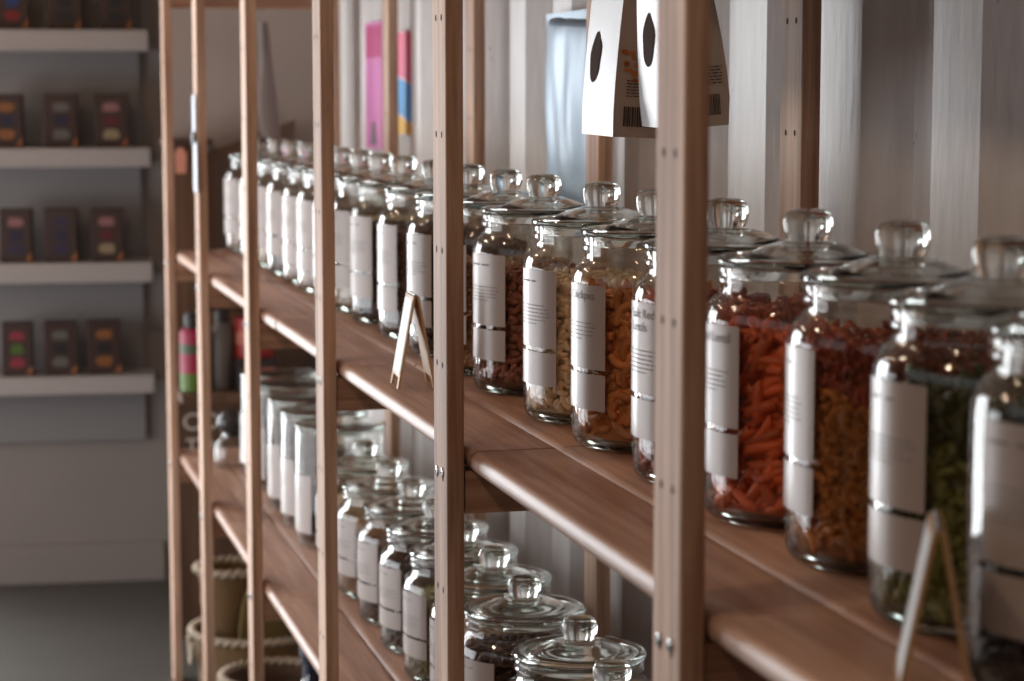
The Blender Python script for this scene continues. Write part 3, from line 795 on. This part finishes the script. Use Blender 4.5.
# pink tag on the cupboard
t=thing('pink_tag','small pink tag hanging on the cupboard front','tag',(.580,5.644,H-.20))
b=MB(); b.prism([(-.012,0),(.014,0),(.016,.050),(.006,.066),(-.006,.066),(-.014,.050)],1,-.004,0,plain('pink_card',(214,150,128),.6)); build('card',b,t)
b=MB(); b.tube([(0,-.002,.064),(0,-.002,.09)],.0012,BLACK); build('string',b,t)
# goods on the ledge
zl=H-.749+.001
t=thing('patterned_bottle','pink and green patterned bottle with black cap on the cupboard ledge','bottle',(.595,5.54,zl))
b=MB(); pinkm=plain('crimson_pattern',(150,34,64),.5); grm=plain('green_pattern',(82,112,28),.5)
zz=[(0,.045,grm),(.045,.095,pinkm),(.095,.120,plain('olive_pattern',(70,84,56),.5)),(.120,.150,pinkm)]
for z0,z1,m in zz: b.lathe([(.0352,z0),(.0352,z1)],m,24)
b.lathe([(.0352,.150),(.028,.158),(.0005,.158)],pinkm,24); b.lathe([(.0005,0),(.0352,0)],grm,24)
build('body',b,t,smooth=True,angle=40)
b=MB(); b.lathe([(.0005,.1585),(.021,.1585),(.0235,.17),(.0235,.190),(.018,.199),(.0005,.200)],BLACK,20); build('cap',b,t,smooth=True,angle=40)
t=thing('grey_bottle','slim grey bottle with black cap on the cupboard ledge','bottle',(.668,5.54,zl))
b=MB(); b.lathe([(.0005,0),(.026,0),(.028,.004),(.028,.150),(.016,.168),(.014,.172),(.0005,.172)],plain('grey_ceramic',(84,77,73),.5),24); build('body',b,t,smooth=True,angle=40)
b=MB(); b.lathe([(.0005,.1725),(.017,.1725),(.018,.20),(.012,.206),(.0005,.207)],BLACK,20); build('cap',b,t,smooth=True,angle=40)
t=thing('red_tin','red tin stacked on a dark box on the cupboard ledge','tin',(.750,5.545,zl+.081))
b=MB(); b.lathe([(.0005,0),(.050,0),(.051,.003),(.051,.097),(.050,.100),(.0005,.100)],plain('red_paint',(150,34,28),.45),32); build('body',b,t,smooth=True,angle=40)
b=MB(); b.lathe([(.0512,.035),(.0514,.036),(.0514,.066),(.0512,.067)],plain('faded_print',(190,110,92),.6),32); build('printed_band',b,t,smooth=True,angle=40)
t=thing('dark_box','dark box under the red tin on the cupboard ledge','box',(.700,5.48,zl))
b=MB(); b.box((0,0,0),(.10,.12,.074),plain('dark_card',(44,38,40),.6),.002); build('box',b,t)
b=MB(); b.box((-.001,-.001,.0745),(.101,.121,.0802),plain('dark_card_lid',(58,46,44),.6),.001); build('lid',b,t)

# ------------------------------------------------------------------ baskets under the lower shelf
def weave(name,c1,c2,scale):
    m,nt,out=newmat(name); L=nt.links.new; b=N(nt,'ShaderNodeBsdfPrincipled'); b.inputs['Roughness'].default_value=.75
    tc=N(nt,'ShaderNodeTexCoord'); w=N(nt,'ShaderNodeTexWave'); w.bands_direction='Z'; w.inputs['Scale'].default_value=scale; w.inputs['Distortion'].default_value=2.5; w.inputs['Detail'].default_value=2; w.inputs['Detail Scale'].default_value=6
    L(tc.outputs['Object'],w.inputs['Vector']); cr=N(nt,'ShaderNodeValToRGB'); cr.color_ramp.elements[0].color=lin(c1); cr.color_ramp.elements[1].color=lin(c2)
    L(w.outputs['Fac'],cr.inputs[0]); L(cr.outputs[0],b.inputs['Base Color']); bp=N(nt,'ShaderNodeBump'); bp.inputs['Strength'].default_value=.6; bp.inputs['Distance'].default_value=.004
    L(w.outputs['Fac'],bp.inputs['Height']); L(bp.outputs[0],b.inputs['Normal']); L(b.outputs[0],out.inputs[0]); return m
WV=weave('tan_wicker',(96,70,38),(136,104,62),60); WV2=weave('olive_seagrass',(104,86,42),(142,120,66),70); WV3=weave('brown_wicker',(72,52,38),(112,86,66),60)
ROPE=plain('cream_rope',(176,160,140),.8)
def braid(mb,path_r,z,m,amp=.006,r=.0065,turns=26,squash=1.):
    for ph in (0,pi):
        pts=[]; n=160
        for k in range(n+1):
            a=2*pi*k/n; q=turns*a/1+ph; pts.append(((path_r+amp*cos(q))*cos(a),squash*(path_r+amp*cos(q))*sin(a),z+amp*.9*sin(q)))
        mb.tube(pts,r,m,6,False)
def basket(name,label,loc,r0,r1,h,mat,handle=True,rot=(0,0,0),rope=True):
    t=thing(name,label,'basket',loc,rot)
    b=MB(); pr=[(.0005,.002),(r0*.9,.002),(r0,.010)]+[(r0+(r1-r0)*q/8+.004*sin(q*2.4),.010+(h-.010)*q/8) for q in range(1,9)]
    inn=[(r-.007,z+ (0 if z>h*.5 else .004)) for r,z in pr[::-1] if r>.02]+[(.0005,.009)]
    b.lathe(pr+inn,mat,48); build('woven_body',b,t,smooth=True,angle=60)
    b=MB(); braid(b,r1,h+.003,ROPE if rope else mat,.005,.006,int(r1*150)); build('braided_rim',b,t,smooth=True)
    if handle:
        for s in (-1,1):
            b=MB(); pts=[(s*(r1+.002)+s*.0,-.045+.09*k/12,h-.015-.055*sin(pi*k/12)) for k in range(13)]
            b.tube(pts,.006,ROPE,8); build('handle',b,t,smooth=True)
    return t
basket('basket','large tan woven basket with cream braided rim under the lower shelf',(.665,4.93,.001),.120,.150,.190,WV)
basket('small_basket','narrow tan basket with cream rim standing inside the large basket',(.612,4.962,.0125),.036,.080,.318,WV,False)
t=thing('oval_tray','olive oval woven tray tilted up inside the large basket','tray',(.676,4.868,.0185),(radians(-4),0,radians(12)))
b=MB(); n=36; pts=[(.052*cos(2*pi*k/n),.150+.150*sin(2*pi*k/n)) for k in range(n)]; b.prism(pts,1,0,.010,WV2); build('woven_base',b,t)
b=MB(); b.tube([(.053*cos(2*pi*k/n),.005,.150+.151*sin(2*pi*k/n)) for k in range(n+1)],.006,WV2,6,False); build('rim',b,t,smooth=True)
basket('brown_basket','brown woven basket with pale rim in front of the large basket',(.668,4.655,.001),.090,.118,.150,WV3)
# navy demijohn
t=thing('navy_bottle','dark navy glass bottle under the lower shelf','bottle',(.655,4.02,.001))
b=MB(); b.lathe([(.0005,.004),(.07,0),(.078,.006),(.08,.02),(.08,.22),(.074,.25),(.05,.285),(.030,.305),(.026,.32),(.026,.345),(.030,.347),(.030,.358),(.020,.359),(.020,.32),(.024,.305),(.045,.282),(.07,.247),(.076,.22),(.076,.02),(.0005,.012)],plain('navy_glass',(24,32,52),.08,spec=.7),40); build('body',b,t,smooth=True,angle=50)
b=MB(); b.lathe([(.0005,.34),(.0185,.34),(.0195,.3605),(.032,.361),(.033,.385),(.028,.391),(.0005,.392)],plain('slate_stopper',(60,72,86),.5),24); build('stopper',b,t,smooth=True,angle=40)

# ------------------------------------------------------------------ light
def area(name,loc,rot,sx,sy,power,col):
    l=bpy.data.lights.new(name,'AREA'); l.shape='RECTANGLE'; l.size=sx; l.size_y=sy; l.energy=power; l.color=col
    o=bpy.data.objects.new(name,l); C.objects.link(o); o.location=loc; o.rotation_euler=rot; return o
area('window_daylight',(XL-.25,(oy0+oy1)/2,(oz0+oz1)/2),(0,-pi/2,0),oz1-oz0,oy1-oy0,56,(.96,.97,1.0))
area('added_high_fill',(XL-.25,(cy0+cy1)/2,(cz0+cz1)/2+.1),(0,-pi/2,0),cz1-cz0,cy1-cy0,4,(1.0,.965,.94))  # weak added fill for near posts and labels, no known source
area('door_daylight',(.401-1.375*cos(endA)-.2*sin(endA),6.388-1.375*sin(endA)+.2,1.15),(-pi/2,0,endA),1.25,2.2,150,(.93,.97,1.0))
for k,(x,y) in enumerate(((-.45,-.3),(-.45,1.3),(-.45,2.9),(-.45,4.5))):
    l=bpy.data.lights.new('ceiling_bulb','POINT'); l.energy=11; l.color=(1.0,.74,.52); l.shadow_soft_size=.05
    o=bpy.data.objects.new('ceiling_bulb',l); C.objects.link(o); o.location=(x,y,2.35)
w=bpy.data.worlds.new('sky'); sc.world=w; w.use_nodes=True
w.node_tree.nodes['Background'].inputs[0].default_value=(.8,.9,1,1); w.node_tree.nodes['Background'].inputs[1].default_value=.15

# ------------------------------------------------------------------ camera
cd=bpy.data.cameras.new('camera'); cam=bpy.data.objects.new('camera',cd); C.objects.link(cam); sc.camera=cam
cam.location=(0,0,H); cam.rotation_euler=(radians(90-6.431),0,radians(-14.504))
cd.sensor_width=23.508; cd.lens=50; cd.clip_start=.05
cd.dof.use_dof=True; cd.dof.focus_distance=2.38; cd.dof.aperture_fstop=4.2
sc.view_settings.view_transform='Standard'; sc.view_settings.look='None'; sc.view_settings.gamma=1; sc.view_settings.exposure=0.06
sc.view_settings.use_curve_mapping=False
cy=sc.cycles
cy.max_bounces=20; cy.transparent_max_bounces=64; cy.transmission_bounces=16; cy.glossy_bounces=8; cy.diffuse_bounces=4
cy.sample_clamp_indirect=6; cy.use_denoising=True; cy.caustics_reflective=True; cy.caustics_refractive=True; cy.blur_glossy=.3
